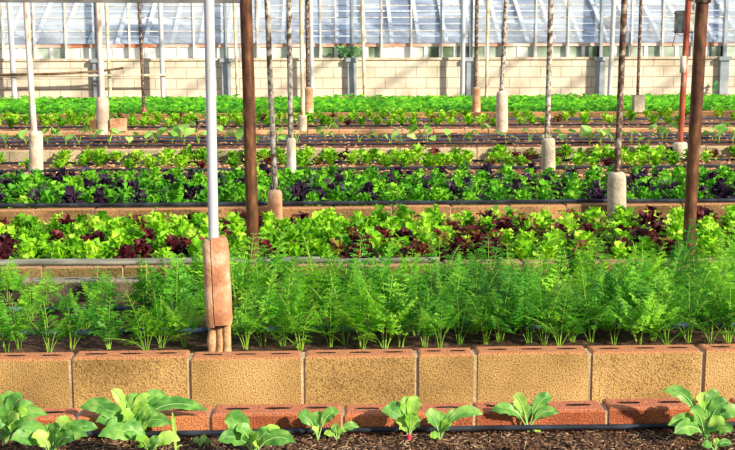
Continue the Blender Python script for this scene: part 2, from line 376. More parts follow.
# ------------------------------------------------------------------ far wall, windows, neighbouring roof
m = MB(); m.box((-10, WF, GZ), (11, WF + .2, .755)); tag(m.build('wall_back', 'wall', smooth=False), kind='structure')
m = MB(); m.box((-10, WF - .03, .755), (11, WF + .23, .80)); tag(m.build('trim_1', 'sleeve_pale', smooth=False), kind='structure')
PIL = [-29, 97, 226, 352, 471, 601, 725]
def glx(px, y=WF): return at_y(px, 57, y).x
k = 2
for p in PIL:
    x = glx(p, WF - .08)
    m = MB(); m.box((x - .085, WF - .1, .03), (x + .085, WF - .004, .725)); m.box((x - .12, WF - .13, .725), (x + .12, WF - .034, .80))
    m.box((x - .03, WF - .08, .80), (x + .03, WF - .035, 2.6))
    tag(m.build('trim_%d' % k, 'steel_blue', smooth=False), kind='structure'); k += 1
GY = WF + .08
for i in range(len(PIL)):
    xa = glx(PIL[i]); xb = glx(PIL[i + 1]) if i + 1 < len(PIL) else xa + 2.45
    fr = MB()
    for j in range(4):
        x = xa + (xb - xa) * j / 4
        fr.box((x - .016, GY - .03, (.80)), (x + .016, GY + .03, 2.6))
    for z in (1.315, 1.57, 1.80): fr.box((xa, GY - .012, z - .009), (xb, GY + .012, z + .009))
    o = fr.build('window_%d' % (i + 1), 'frame_old', smooth=False); tag(o, kind='structure')
    gl = MB(); gl.box((xa, GY - .003, 1.085), (xb, GY + .003, 2.6)); gl.build('pane', 'glass', o, smooth=False)
    ra = MB(); ra.box((xa, GY + .05, 1.01), (xb, GY + .12, 1.075)); ra.build('rail', 'rust_rail', o, smooth=False)
    lw = MB()
    n = 8
    for j in range(n + 1):
        x = xa + (xb - xa) * j / n; lw.box((x - .035, GY + .06, (.80)), (x + .035, GY + .1, 1.01))
    lw.build('lower_frame', 'frame_white', o, smooth=False)
    lp = MB(); lp.box((xa, GY + .075, (.80)), (xb, GY + .085, 1.01)); lp.build('lower_pane', 'dim_glass', o, smooth=False)

# neighbouring glasshouse roof sloping up and away
th = math.radians(27); RY = 24.2; RZ = 1.03; RL = 9
roof = empty('glasshouse_roof', (.5, RY, RZ), 'whitewashed sloping roof of the glasshouse beyond the back windows', 'roof')
m = MB(); m.add([(-11, RY, RZ), (12, RY, RZ), (12, RY + RL * math.cos(th), RZ + RL * math.sin(th)), (-11, RY + RL * math.cos(th), RZ + RL * math.sin(th))], [(0, 1, 2, 3)])
m.build('roof_panel', 'roof', roof, Vector(roof.location), smooth=False)
x = -10.6
while x < 11.8:
    m = MB(); m.beam((x, RY - .02, RZ + .045), (x, RY + RL * math.cos(th), RZ + .045 + RL * math.sin(th)), .075, .05)
    m.build('rafter', 'frame_white', roof, Vector(roof.location), smooth=False); x += .545
m = MB()
for d in (.35, .9, 1.5, 2.2): m.beam((-11, RY + d * math.cos(th), RZ + .03 + d * math.sin(th)), (12, RY + d * math.cos(th), RZ + .03 + d * math.sin(th)), .03, .03)
m.build('purlins', 'frame_white', roof, Vector(roof.location), smooth=False)
m = MB(); m.box((-11, RY - .02, GZ), (12, RY + .05, RZ - .02)); m.build('side_wall', 'wall', roof, Vector(roof.location), smooth=False)
def on_roof(px, py):
    d = ray(px, py); nrm = Vector((0, -math.sin(th), math.cos(th))); p0 = Vector((0, RY, RZ + .02)); return CO + d * ((p0 - CO).dot(nrm) / d.dot(nrm))
for (xa, ya, xb, yb) in ((603, 28, 624, 18), (650, 34, 668, 23), (12, 27, 33, 19)):
    A, B, C_, D_ = on_roof(xa, ya), on_roof(xb, ya), on_roof(xb, yb), on_roof(xa, yb)
    m = MB(); up = Vector((0, -math.sin(th), math.cos(th))) * .04
    m.add([A, B, C_, D_, A + up, B + up, C_ + up, D_ + up], [(4, 5, 6, 7), (0, 1, 5, 4), (1, 2, 6, 5), (2, 3, 7, 6), (3, 0, 4, 7)])
    m.build('vent', 'steel_blue' if xa != 603 else 'dark_beam', roof, Vector(roof.location), smooth=False)
# rafters of our own roof, above the frame: they stripe the light
m = MB()
for i in range(14):
    x = -8 + i * 1.85
    m.beam((x, 10, 2.75), (x, 21.4, 2.64), .07, .04)
for y in (10.4, 15.2): m.beam((-8, y, 2.70), (16, y, 2.70), .05, .05)
tag(m.build('ceiling', 'frame_old', smooth=False), kind='structure')

# ------------------------------------------------------------------ poles
ZT = 2.66
def lean_line(top, base, y):
    """axis of a pole standing at depth y, seen through two picture points"""
    a = at_y(*base, y); b = at_y(*top, y); return a, b
def pole(name, label, top, base, y, w, matname, sleeve=None, ztop=ZT, zfoot=None, extra=None, n=14, group=None):
    a, b = lean_line(top, base, y)
    d = (b - a) / (b.z - a.z)
    foot = a if zfoot is None else a + d * (zfoot - a.z)
    if sleeve: foot = a
    r = w / 2 * y / F
    st = a
    if sleeve:
        sx0, sx1, sy0, sy1, smat, style = sleeve
        st = at_y((sx0 + sx1) / 2, sy1, y)
        rootp = Vector((st.x, y, st.z))
    else: rootp = Vector(foot)
    root = empty(name, rootp, label, 'pole', group)
    topp = a + d * (ztop - a.z)
    m = MB(); lowest = (a - d * .05) if sleeve else foot
    k = 9
    m.tube([lowest.lerp(topp, i / k) + Vector((U(-1, 1), 0, 0)) * r * .05 for i in range(k + 1)], r, n)
    po = m.build('pole', matname, root, rootp); auto_smooth(po)
    if sleeve:
        c1 = at_y((sx0 + sx1) / 2, sy0, y); sr = (sx1 - sx0) / 2 * y / F
        m = MB(); h = c1.z - st.z
        if style == 'square':
            m.box((st.x - sr, y - sr, st.z), (st.x + sr, y + sr, c1.z)); m.build('sleeve', smat, root, rootp, smooth=False)
        else:
            q = []
            for t, f in ((0, 1.0), (.2, 1.01), (.45, .98), (.7, .97), (.9, .95), (.965, .88), (1, .62)): q.append((t, f * (1.04 if (style == 'taper' and t < .5) else 1)))
            m.tube([st.lerp(c1, t) for t, f in q], [sr * f for t, f in q], 18)
            so = m.build('sleeve', smat, root, rootp); auto_smooth(so, 60)
    return root, a, b, d, r
P = pole
P('sleeved_pole', 'flaked white pole in a smooth pale sleeve, leftmost pole above the purple-leaved bed', (26, 0), (34, 132), W7 + .05, 6, 'white_rust', (29, 43, 131, 177, 'sleeve_pale', 'round'))
P('sleeved_pole', 'flaked white pole in a tall pale split sleeve beside the upright orange block', (98, 0), (102, 97), W9 + .05, 5.5, 'white_rust', (96, 109, 97, 134.5, 'sleeve_pale', 'round'))
P('thin_pole', 'thin dark rusty pole with a small cone foot on the reddish brown wall', (139, 0), (144, 113), W10 + .05, 3.2, 'dark_rust')
P('sleeved_pole', 'dark pipe in a slim orange sleeve, left of the pale back wall\'s central weed', (307, 0), (308, 88), W10 + .05, 4, 'dark_rust', (303.5, 313.5, 87, 113, 'sleeve_orange', 'round'))
P('sleeved_pole', 'grey flaking pipe in a small knobbly sleeve, just right of the twisted white pole', (301, 0), (303, 117), W9 + .05, 4.2, 'yellow_pole', (297.5, 307, 115, 131, 'sleeve_grey', 'round'))
P('bare_pole', 'mottled white pole with a thicker whitewashed foot above the purple lettuces', (289, 0), (291, 172), W7 + .05, 5.2, 'mottled', (286.5, 296, 138, 173.5, 'white_rust', 'round'))
P('sleeved_pole', 'mottled pole in a short orange and white sleeve, right of the left thick brown pole', (267, 0), (275, 191), W6 - .1, 5.6, 'mottled', (267, 282.5, 190, 228, 'sleeve_orange', 'round'))
P('sleeved_pole', 'dark pole in a slim yellowish sleeve on the reddish wall, right of the picture centre', (477, 0), (475.5, 89), W10 + .05, 3.6, 'dark_rust', (472, 480.5, 87, 112, 'sleeve_orange', 'round'))
P('sleeved_pole', 'dark speckled pole in a tall white concrete sleeve by the spaced seedlings', (506, 0), (501.5, 93), W9 + .05, 4.6, 'mottled', (496, 508, 91, 132, 'sleeve_pale', 'round'))
P('sleeved_pole', 'silvery mottled pole in a stubby grey sleeve above the green and purple lettuces', (551, 0), (547, 139), W7 + .05, 5.6, 'mottled', (541, 555.5, 138, 170, 'sleeve_grey', 'round'))
P('sleeved_pole', 'dark pole in a fat grey sleeve rising out of the red-and-lime lettuce bed', (624.5, 0), (617, 173), W6 - .1, 6.5, 'dark_rust', (607, 626.5, 172, 228, 'sleeve_grey', 'round'))
P('sleeved_pole', 'thin dark pole standing in a square grey block on the reddish wall', (641, 0), (637.5, 96), W10 + .05, 3.2, 'dark_rust', (633, 643.5, 95, 112, 'sleeve_grey', 'square'))
mpole, ma, mb_, md, mr_ = P('sleeved_pole', 'reddish pole carrying the grey can, in a short pale sleeve', (688.5, 0), (680, 143), W8 - .08, 6, 'red_rust', (672.5, 687.5, 142, 166, 'sleeve_pale', 'round'))
# white collar on the reddish pole
m = MB(); c0 = at_y(683, 73, W8 - .08); c1 = at_y(684, 56, W8 - .08); m.tube([c0, c1], mr_ * 1.15, 14); m.build('collar', 'white_rust', mpole, Vector(mpole.location))
# thick brown poles on the pipe-carrying wall
bl, a, b, d, r = P('bare_pole', 'thick smooth brown pole standing behind the feathery plants, left of centre', (246, 0), (253.5, 263), W4 + .05, 12.2, 'rust', zfoot=0)
br, a2, b2, d2, r2 = P('bare_pole', 'thick leaning brown pole with a sunlit right side, at the right edge of the beds', (702.5, 0), (688, 256), W4 + .05, 12.6, 'rust', zfoot=0)
# far slender posts standing in the ridge by the back wall
FY = WF - .3
for lab, top, base, w, mt in (
    ('slender white post farthest left, at the foot of the pale back wall', (9, 0), (14.5, 97), 5.5, 'white'),
    ('thin rust-stained post close beside the tall pale split sleeve', (106, 0), (110, 96), 3.6, 'yellow_pole'),
    ('slender white post between the dark cone-footed pole and the big white pole', (160, 0), (163, 96), 4.6, 'white'),
    ('thin grey post just left of the thick brown pole, at the back wall', (234, 0), (237.5, 95), 3.2, 'yellow_pole'),
    ('slender white post touching the slim orange sleeve, left of the weed', (310.5, 0), (312, 95), 4.6, 'white'),
    ('thin yellowed post directly right of the weed on the back wall', (362, 0), (364.5, 95), 3.4, 'yellow_pole'),
    ('slender white post just left of the slim yellowish sleeve', (463.5, 0), (462.5, 94.5), 4.6, 'white'),
    ('thin yellowed post just right of the slim yellowish sleeve', (488, 0), (486.5, 94.5), 3.4, 'yellow_pole'),
    ('slender white post left of the dark pole in the fat grey sleeve', (614, 0), (609.5, 94), 4.8, 'white')):
    P('slender_post', lab, top, base, FY, w, mt, zfoot=.02, n=10)
# the big white pole in its split terracotta sleeve, standing in the feathery bed
yW = W2 + .42
base = at_y(219, 350, yW)
root = empty('sleeved_pole', (base.x, yW, S_B), 'bright white pole in a cracked terracotta sleeve with a crumbling stone foot, nearest the camera', 'pole')
rp = Vector(root.location)
pa, pb = at_y(213.5, 237, yW), at_y(209, 0, yW); dd = (pb - pa) / (pb.z - pa.z)
m = MB(); m.tube([pa - dd * .1, pa, pa + dd * (ZT - pa.z)], 5.1 * yW / F, 20); auto_smooth(m.build('pole', 'white', root, rp))
c0, c1 = at_y(219.5, 323, yW), at_y(215, 237, yW)
sr = 13.3 * yW / F
def half(mb, ang0, ang1, ysh, tlist, tilt=0):
    vs = []; n = 14
    for t, f in tlist:
        c = c0.lerp(c1, t)
        for k in range(n + 1):
            a = ang0 + (ang1 - ang0) * k / n
            # rounded-square sleeve section
            ca, sa = math.cos(a), math.sin(a)
            rr = sr * f / (abs(ca) ** 3.2 + abs(sa) ** 3.2) ** (1 / 3.2)
            vs.append((c.x + ca * rr + tilt, c.y + sa * rr + ysh, c.z))
        vs.append((c.x + tilt, c.y + ysh, c.z))
    w = n + 2; L_ = len(tlist)
    fs = [(i * w + k, i * w + (k + 1) % w, (i + 1) * w + (k + 1) % w, (i + 1) * w + k) for i in range(L_ - 1) for k in range(w)]
    fs += [tuple(range(w))[::-1], tuple((L_ - 1) * w + k for k in range(w))]
    mb.add(vs, fs)
PR = [(0, .96), (.04, 1), (.44, 1.02), (.455, .985), (.47, 1.0), (.9, .98), (.96, .93), (1, .8)]
PR2 = [(-.02, .98), (.04, 1), (.44, 1.0), (.455, .97), (.47, .99), (.88, .98), (.93, .93), (.975, .8)]
sp = math.radians(-108)
m = MB(); half(m, sp + .05, sp + math.pi * 1.05, 0, PR); o = m.build('sleeve', 'terracotta', root, rp); auto_smooth(o, 35)
m = MB(); half(m, sp + math.pi * 1.07, sp + 2 * math.pi - .05, 0, PR2); o = m.build('sleeve', 'sleeve_orange', root, rp); auto_smooth(o, 35)
m = MB(); m.tube([c0.lerp(c1, -.02), c0.lerp(c1, .93)], sr * .8, 12); m.build('crack_fill', 'dark', root, rp)
for dx, w_, h0 in ((-8, 4.6, .012), (.5, 4.0, 0), (8, 4.8, .006)):
    m = MB(); q0 = at_y(219.5 + dx, 360, yW); q0.z = S_B - .02; q1 = at_y(219.5 + dx * .9, 322, yW)
    m.tube([q0.lerp(q1, t) + Vector((U(-.002, .002), U(-.004, .004), 0)) for t in (0, .25, .5, .75, 1)], [w_ * yW / F * f for f in (1.2, U(.85, 1.05), U(.9, 1.1), U(.9, 1.05), 1)], 9)
    m.build('stone_foot', 'stone', root, rp)

# cone foot of thin dark pole
cp = [o for o in C.objects if o.name.startswith('thin_pole')][0]
m = MB(); c = Vector(cp.location); m.tube([c + Vector((0, 0, -.0)), c + Vector((0, 0, .03)), c + Vector((-.002, 0, .11))], [.055, .045, .02], 12); m.build('cone_foot', 'red_rust', cp, c)

# upright orange block next to the split sleeve
q0, q1 = at_y(111, 131.5, W9 + .02), at_y(126, 118.5, W9 + .02)
m = MB(); block(m, q0.x, q1.x, W9 - .02, W9 + .08, 0, q1.z)
tag(m.build('loose_block', 'sleeve_orange', None, ((q0.x + q1.x) / 2, W9 + .03, 0), smooth=False), 'orange block standing upright on the sandy wall beside the split sleeve', 'block')
m = MB(); q0, q1 = at_y(90, 131.5, W9 + .02), at_y(96, 119.5, W9 + .02)
block(m, q0.x, q1.x, W9 - .01, W9 + .08, 0, q1.z)
tag(m.build('loose_block', 'block_mid', None, ((q0.x + q1.x) / 2, W9 + .03, 0), smooth=False), 'dark brown block on the sandy wall, left of the split sleeve', 'block')

# top rail from the thick brown pole towards the left
e = at_y(247, 1.2, W4 + .05)
m = MB(); m.beam((e.x, W4 + .05, e.z + .006), (e.x - 3.2, W4 + .05, e.z + .02), .035, .03)
tag(m.build('overhead_rail', 'dark_beam', None, (e.x - 1.6, W4 + .05, e.z + .013), smooth=False), 'dark grey rail running left from the top of the thick brown pole', 'rail')
# clamp on the right brown pole
c = at_y(703, 0.5, W4 + .05)
m = MB(); m.tube([c + Vector((0, 0, -.012)), c + Vector((0, 0, .05))], r2 * 1.25, 14); m.tube([c + Vector((-.075, 0, .01)), c + Vector((.05, -.01, .012))], .008, 8)
m.tube([c + Vector((-.05, -.03, .03)), c + Vector((-.06, -.03, -.004)), c + Vector((-.1, -.03, .01)), c + Vector((-.1, -.03, .04))], .005, 6)
m.build('clamp', 'dark_rust', br, Vector(br.location))
# grey can hanging on the reddish pole
yC = W8 - .08
ca, cb_ = at_y(684, 33, yC + .12), at_y(685, 10.5, yC + .12)
canr = 10 * yC / F
cyc = yC + .125
can = empty('wall_can', (ca.x, cyc, ca.z), 'small grey metal can strapped to the reddish pole with wire bands', 'can')
cr = Vector(can.location)
ax = Vector((0, 0, cb_.z - ca.z))
bx_ = Vector((ca.x, cyc, ca.z))
m = MB(); m.tube([bx_ + ax * t for t in (0, .03, .08, .9, .96, 1)], [canr * f for f in (.9, 1, .97, .97, 1, .85)], 20); auto_smooth(m.build('body', 'box_grey', can, cr), 50)
for t in (.08, .88):
    m = MB(); m.tube([bx_ + ax * (t - .025), bx_ + ax * (t + .025)], canr * 1.1, 20); auto_smooth(m.build('band', 'mottled', can, cr), 50)
m = MB(); p = at_y(676, 34, yC - .05); m.tube([p, p + Vector((-.012, 0, -.03)), p + Vector((-.02, 0, -.07)), p + Vector((-.034, 0, -.125))], .005, 6)
m.tube([bx_ + ax * .02 + Vector((-canr, -.02, 0)), p], .005, 6); m.tube([p + Vector((0, 0, 0)), p + Vector((.05, -.02, -.02)), p + Vector((.1, 0, .01))], .004, 6)
m.build('wire', 'dark_rust', can, cr)

# bars lying across the slender posts on the left
fy = FY - .08
m = MB(); m.tube([at_y(-60, 76, fy), at_y(60, 73.5, fy), at_y(98, 71.5, fy - .02), at_y(123, 68, fy - .04)], .022, 8)
o = m.build('brown_bar', 'brown_bar', None, at_y(60, 73.5, fy)); tag(o, 'long bent brown bar across the left posts before the back wall', 'bar')
m = MB(); m.tube([at_y(-60, 77, fy + .02), at_y(168, 75, fy + .02)], .022, 8)
o = m.build('straight_bar', 'pale_bar', None, at_y(60, 76, fy + .02)); tag(o, 'straight pale horizontal bar across the left posts before the back wall', 'bar')

# ------------------------------------------------------------------ hoses and pipes
def hose(name, label, y, z, r, matname, xa=None, xb=None, wob=.004, cat='hose', n=60):
    xa = X0 if xa is None else xa; xb = X1 if xb is None else xb
    m = MB(); ph = U(0, 9)
    m.tube([(xa + (xb - xa) * i / n, y + wob * math.sin(i * .6 + ph) * 2, z + wob * (1 + math.sin(i * .9 + ph)) * .5) for i in range(n + 1)], r, 8)
    return tag(m.build(name, matname, None, ((xa + xb) / 2, y, z)), label, cat)
hose('drip_hose', 'black drip hose along the foot of the nearest reddish wall', W1 - .018, S_NEAR + .016, .0085, 'black_pipe', -3, 3.4, .002)
m = MB(); pts = [at_z(x, y, S_NEAR + .01) for x, y in ((178, 429), (195, 431), (215, 436), (232, 442), (246, 452))]
m.tube(pts, .003, 6); tag(m.build('thin_tube', 'black_pipe', None, pts[2]), 'thin black tube curling over the nearest soil, left of centre', 'tube')
hose('drip_hose', 'dark blue drip hose in the front of the feathery bed', YW(334, S_B), S_B + .02, .011, 'blue_pipe')
hose('drip_hose', 'dark drip hose in the back of the feathery bed', YW(310, S_B), S_B + .018, .010, 'blue_pipe')
xe = at_y(440, 262, W4).x
hose('metal_pipe', 'grey metal pipe on the brown wall, front one of the pair', W4 + .025, .0155, .011, 'grey_pipe', -5, xe, .002, 'pipe')
hose('metal_pipe', 'grey metal pipe on the brown wall, back one of the pair', W4 + .07, .0165, .012, 'grey_pipe', -5, xe - .6, .002, 'pipe')
hose('rubber_hose', 'black hose lying on top of the brown wall before the purple lettuces', W6 + .045, .0195, .013, 'black_pipe', wob=.003)
hose('drip_hose', 'black drip hose in front of the sparse lettuces', YW(171, S_E), S_E + .02, .014, 'black_pipe')
hose('drip_hose', 'black drip hose behind the sparse lettuces', YW(163, S_E), S_E + .012, .012, 'black_pipe', wob=.01)
hose('drip_hose', 'front black drip hose among the spaced seedlings', YW(145.5, S_F), S_F + .013, .010, 'black_pipe', wob=.006)
hose('drip_hose', 'middle bluish drip hose among the spaced seedlings', YW(141.5, S_F), S_F + .013, .011, 'blue_pipe', wob=.006)
hose('drip_hose', 'back bluish drip hose among the spaced seedlings', YW(138, S_F), S_F + .013, .010, 'blue_pipe', wob=.008)
hose('drip_hose', 'front dark drip hose under the small far lettuces', YW(127, S_G), S_G + .013, .011, 'black_pipe', wob=.008)
hose('drip_hose', 'back bluish drip hose under the small far lettuces', YW(121.5, S_G), S_G + .013, .011, 'blue_pipe', wob=.01)

# ------------------------------------------------------------------ plants
def bez(p0, p1, p2, n):
    p0, p1, p2 = Vector(p0), Vector(p1), Vector(p2)
    return [p0 * (1 - t) ** 2 + p1 * 2 * t * (1 - t) + p2 * t * t for t in (i / n for i in range(n + 1))]

def lettuce_mesh(name, matname, Rr=.1, H=.12, nl=13, wid=.035, ruff=.012, seed=0, lobes=.25):
    random.seed(seed); mb = MB()
    for i in range(nl):
        a = i * 2.4 + U(-.3, .3); f = (i + .5) / nl      # f: 0 inner .. 1 outer
        out = Rr * (.25 + .8 * f) * U(.85, 1.15); h = H * (1.05 - .62 * f ** 1.5) * U(.8, 1.2)
        dr = Vector((math.cos(a), math.sin(a), 0))
        pts = bez((dr * .008), dr * out * .35 + Vector((0, 0, h * 1.1)), dr * out + Vector((0, 0, h * U(.75, 1))), 6)
        nh = (-dr * (1 - f * .6) + Vector((0, 0, .5 + f)))
        w = wid * U(.8, 1.25)
        mb.blade(pts, [w * q for q in (.18, .35, .7, 1, 1.1, .85, .3)], nh, .25, ruff, 6, U(0, 6), lobes)
    return mb.mesh(name, matname)
var = {}
for k in range(5):
    var.setdefault('G', []).append(lettuce_mesh('lime_lettuce', 'let_green', .105, .14, 24, .021, .009, 20 + k))
    var.setdefault('Rd', []).append(lettuce_mesh('red_lettuce', 'let_red', .10, .14, 24, .019, .009, 40 + k, .35))
    var.setdefault('M', []).append(lettuce_mesh('mid_lettuce', 'let_mid', .11, .145, 22, .023, .010, 60 + k))
    var.setdefault('Pu', []).append(lettuce_mesh('purple_lettuce', 'let_purple', .10, .15, 18, .023, .010, 80 + k, .3))
    var.setdefault('S', []).append(lettuce_mesh('small_lettuce', 'let_green', .12, .12, 16, .028, .012, 100 + k))
    var.setdefault('SR', []).append(lettuce_mesh('small_red_lettuce', 'let_red', .09, .1, 10, .03, .012, 120 + k))
random.seed(5)
def place(meshes, name, x, y, z, s, label, cat, group, sz=None):
    o = bpy.data.objects.new(name, random.choice(meshes)); C.objects.link(o)
    o.location = (x, y, z); o.rotation_euler = (U(-.12, .12), U(-.12, .12), U(0, 6.28)); o.scale = (s, s, sz or s)
    return tag(o, label, cat, group)
def visible_range(y, margin=.2):
    return at_y(0, 225, y).x - margin, at_y(735, 225, y).x + margin
def cluster(x, y, seed, sc=.45):
    from mathutils import noise
    return noise.noise(Vector((x / sc, y / sc, seed)))
# bed C : red + green lettuces
y = W4 + T + .09; row = 0
while y < W6 - .62:
    xa, xb = visible_range(y); x = xa + (row % 2) * .08
    while x < xb:
        red = cluster(x, y, 3.3, .2) + U(-.45, .45) > .2
        if red: place(var['Rd'], 'red_lettuce', x + U(-.03, .03), y + U(-.03, .03), S_C, U(.95, 1.2), 'dark red frilly lettuce among lime ones, in the bed behind the feathery plants', 'lettuce', 'red lettuces in the mixed bed')
        else: place(var['G'], 'green_lettuce', x + U(-.03, .03), y + U(-.03, .03), S_C, U(.9, 1.2), 'lime green loose-leaf lettuce in the bed right behind the feathery plants', 'lettuce', 'lime lettuces in the mixed bed')
        x += .168
    y += .15; row += 1
# bed D : green + purple
y = W6 + T + .09; row = 0
while y < W7 - .06:
    xa, xb = visible_range(y); x = xa + (row % 2) * .09
    while x < xb:
        pu = cluster(x, y, 9.3, .2) + U(-.4, .4) > .15
        if pu: place(var['Pu'], 'purple_leaf_plant', x + U(-.03, .03), y + U(-.03, .03), S_D, U(.95, 1.2), 'dark purple leafy plant in the bed behind the hose-topped brown wall', 'lettuce', 'purple plants in the hose-edged bed')
        else: place(var['M'], 'leafy_green', x + U(-.03, .03), y + U(-.03, .03), S_D, U(.9, 1.15), 'deep green leafy plant in the bed behind the hose-topped brown wall', 'lettuce', 'green lettuces in the hose-edged bed')
        x += .18
    y += .19; row += 1
# bed E : sparse
for row, (py, z) in enumerate(((169.5, 0), (165, 0), (160.5, 0))):
    y = YW(py, S_E); xa, xb = visible_range(y); x = xa + row * .07
    while x < xb:
        px = px_of((x, y, S_E))[0]
        dens = .28 if px < 70 else (.62 if px < 150 else (.95 if px < 465 else (.25 if px < 500 else (.95 if px < 680 else .45))))
        if row == 0: dens *= .75
        if R() < dens:
            if R() < .12 + .25 * (cluster(x, y, 1.1, .6) > .1): place(var['SR'], 'young_red_lettuce', x + U(-.05, .05), y + U(-.06, .06), S_E, U(.75, 1.1), 'small reddish lettuce in the patchy bed in front of the greyish wall', 'lettuce', 'red lettuces in the patchy bed')
            else: place(var['S'], 'young_lettuce', x + U(-.05, .05), y + U(-.06, .06), S_E, U(.85, 1.2), 'small lime lettuce in the patchy bed in front of the greyish wall', 'lettuce', 'lime lettuces in the patchy bed')
        x += .165
# bed G
for row, py in enumerate((126.5, 123, 119.5)):
    y = YW(py, S_G); xa, xb = visible_range(y); x = xa + row * .1
    while x < xb:
        px = px_of((x, y, S_G))[0]
        dens = .8 if px < 35 else (.3 if px < 48 else (.93 if px < 400 else (.7 if px < 560 else .45)))
        if R() < dens:
            if R() < .12: place(var['SR'], 'young_red_lettuce', x + U(-.05, .05), y + U(-.08, .08), S_G, U(.8, 1.1), 'tiny reddish lettuce in the low bed before the dense green bed', 'lettuce', 'far red lettuces')
            else: place(var['S'], 'young_lettuce', x + U(-.05, .05), y + U(-.08, .08), S_G, U(.85, 1.2), 'tiny green lettuce in the low bed before the dense green bed', 'lettuce', 'far green lettuces')
        x += .185
# bed H : dense greens nobody could count
random.seed(77); mb = MB()
for i in range(12000):
    y = U(W10 + T + .16, 22.5); xa, xb = visible_range(y, .4); x = U(xa, xb)
    z = S_H + U(.01, .13) * (1 + .15 * math.sin(x * 3.1) * math.sin(y * 2.3)); a = U(0, 6.28); l = U(.07, .12); w = U(.022, .04)
    d = Vector((math.cos(a), math.sin(a), U(-.1, .5))).normalized() * l
    p = Vector((x, y, z)); mb.blade([p, p + d * .5 + Vector((0, 0, .012)), p + d], [w * .3, w, w * .25], (U(-.4, .4), -.5, 1), .2, 0, 2)
for i in range(2500):
    y = U(W10 + T + .05, 22.5); xa, xb = visible_range(y, .4); x = U(xa, xb); mb.tube([(x, y, S_H - .01), (x + U(-.02, .02), y, S_H + .09)], .004, 3, False)
tag(mb.build('leafy_greens', 'greens', None, (0, 20, S_H)), 'dense carpet of small bright green leaves filling the farthest bed', 'greens', kind='stuff')

# broad-leaved seedlings
random.seed(9)
def seedling(seed):
    random.seed(seed); lf = MB(); st = MB()
    k = random.choice((2, 3, 3, 4))
    a0 = U(0, 6.28)
    for i in range(k):
        a = a0 + i * 2.2 + U(-.3, .3); h = U(.09, .2); o = U(.03, .09); dr = Vector((math.cos(a), math.sin(a), 0))
        tip = dr * o + Vector((0, 0, h)); st.tube(bez((0, 0, 0), dr * o * .2 + Vector((0, 0, h * .7)), tip, 4), .004, 5)
        l = U(.07, .11); ang = dr * l + Vector((0, 0, -l * U(.2, .8)))
        lf.blade([tip + ang * t + Vector((0, 0, .012 * math.sin(t * 3.1))) for t in (-.15, .1, .35, .6, .85, 1.05)], [l * q for q in (.22, .48, .56, .5, .3, .05)], Vector((0, -.6, 1)), .12, .004, 4, U(0, 6), .08)
    return lf.mesh('leaves', 'melon'), st.mesh('stem', 'carrot_stem')
SV = [seedling(300 + i) for i in range(8)]
random.seed(31)
sx = [5, 24, 46, 50, 68, 80, 93, 110, 130, 145, 157, 172, 183, 200, 214, 224, 238, 258, 278, 297, 325, 333, 359, 379, 392, 400, 422, 427, 452, 470, 489, 506, 530, 548, 565, 590, 602, 612, 633, 650, 663, 668, 712, 718, 733]
for i, px in enumerate(sx):
    py = random.choice((145, 143.5, 140)); p = at_z(px + U(-2, 2), py, S_F)
    r_ = empty('broad_leaf_seedling', p, 'young broad-leaved seedling standing between the drip hoses beyond the greyish wall', 'seedling', 'spaced broad-leaved seedlings')
    r_.rotation_euler = (0, 0, U(0, 6.28)); s = U(.75, 1.15); r_.scale = (s, s, s)
    l_, s_ = random.choice(SV)
    for nm, me in (('leaves', l_), ('stem', s_)):
        o = bpy.data.objects.new(nm, me); C.objects.link(o); o.parent = r_

# feathery carrot-like plants
def frond(lf, st, p0, dr, L, out, lean):
    top = p0 + dr * out + Vector((0, 0, L)); ctl = p0 + dr * out * .15 + Vector((0, 0, L * .62))
    n = 12; ax = bez(p0, ctl, top, n)
    st.tube(ax, [.0017 * (1 - .7 * i / n) + .0005 for i in range(n + 1)], 4, False)
    npn = 8
    for j in range(npn):
        t = .36 + .64 * j / (npn - 1); q = t * n; i = min(int(q), n - 1); p = ax[i].lerp(ax[i + 1], q - i)
        d = (ax[i + 1] - ax[i]).normalized()
        pl = L * .36 * (1 - ((t - .36) / .64) * .8) * U(.8, 1.15)
        side0 = d.cross(Vector((dr.y, -dr.x, 0)) if j % 2 else dr)
        sdv = Vector((-dr.y, dr.x, 0))
        for s in (-1, 1):
            pd = (sdv * s * U(.8, 1) + d * U(.35, .7) + dr * U(-.25, .35) + Vector((0, 0, U(-.2, .15)))).normalized()
            sag = Vector((0, 0, -pl * .25))
            st.tube([p, p + pd * pl * .5, p + pd * pl + sag], [.0009, .0007, .0003], 3, False)
            m2 = 5
            for k in range(m2 + 1):
                tt = .18 + .82 * k / m2; c = p + pd * pl * tt + sag * tt * tt
                ll = pl * .5 * (1.1 - tt * .75) * U(.8, 1.2)
                for s2 in (-1, 1):
                    perp = pd.cross(Vector((U(-.5, .5), -.7, .8))).normalized() * s2
                    e = (perp * .8 + pd * .75 + Vector((0, 0, U(-.25, .25)))).normalized() * ll
                    w = pd * ll * .17
                    sideways = e.cross(Vector((0, -.6, .8))).normalized() * ll * .2
                    lf.add([c, c + e * .35 + sideways, c + e * .62 + sideways * .25, c + e * .82 + sideways * 1.0, c + e, c + e * .8 - sideways * .9, c + e * .6 - sideways * .2, c + e * .35 - sideways],
                           [(0, 1, 2, 7), (7, 2, 6), (2, 3, 4, 6), (6, 4, 5)])
def carrot(seed, H=.3, nf=8, spread=.12):
    random.seed(seed); lf = MB(); st = MB()
    for i in range(nf):
        a = i * 2.4 + U(-.4, .4); dr = Vector((math.cos(a), math.sin(a), 0)); f = i / nf
        frond(lf, st, dr * .01, dr, H * (1 - .55 * f) * U(.8, 1.12), spread * (.3 + 1.1 * f) * U(.6, 1.5), 0)
    return lf.mesh('foliage', 'carrot', False), st.mesh('stems', 'carrot_stem')
CV = [carrot(500 + i, .30, random.choice((5, 6, 7)), U(.11, .17)) for i in range(7)]
random.seed(21)
lst = []
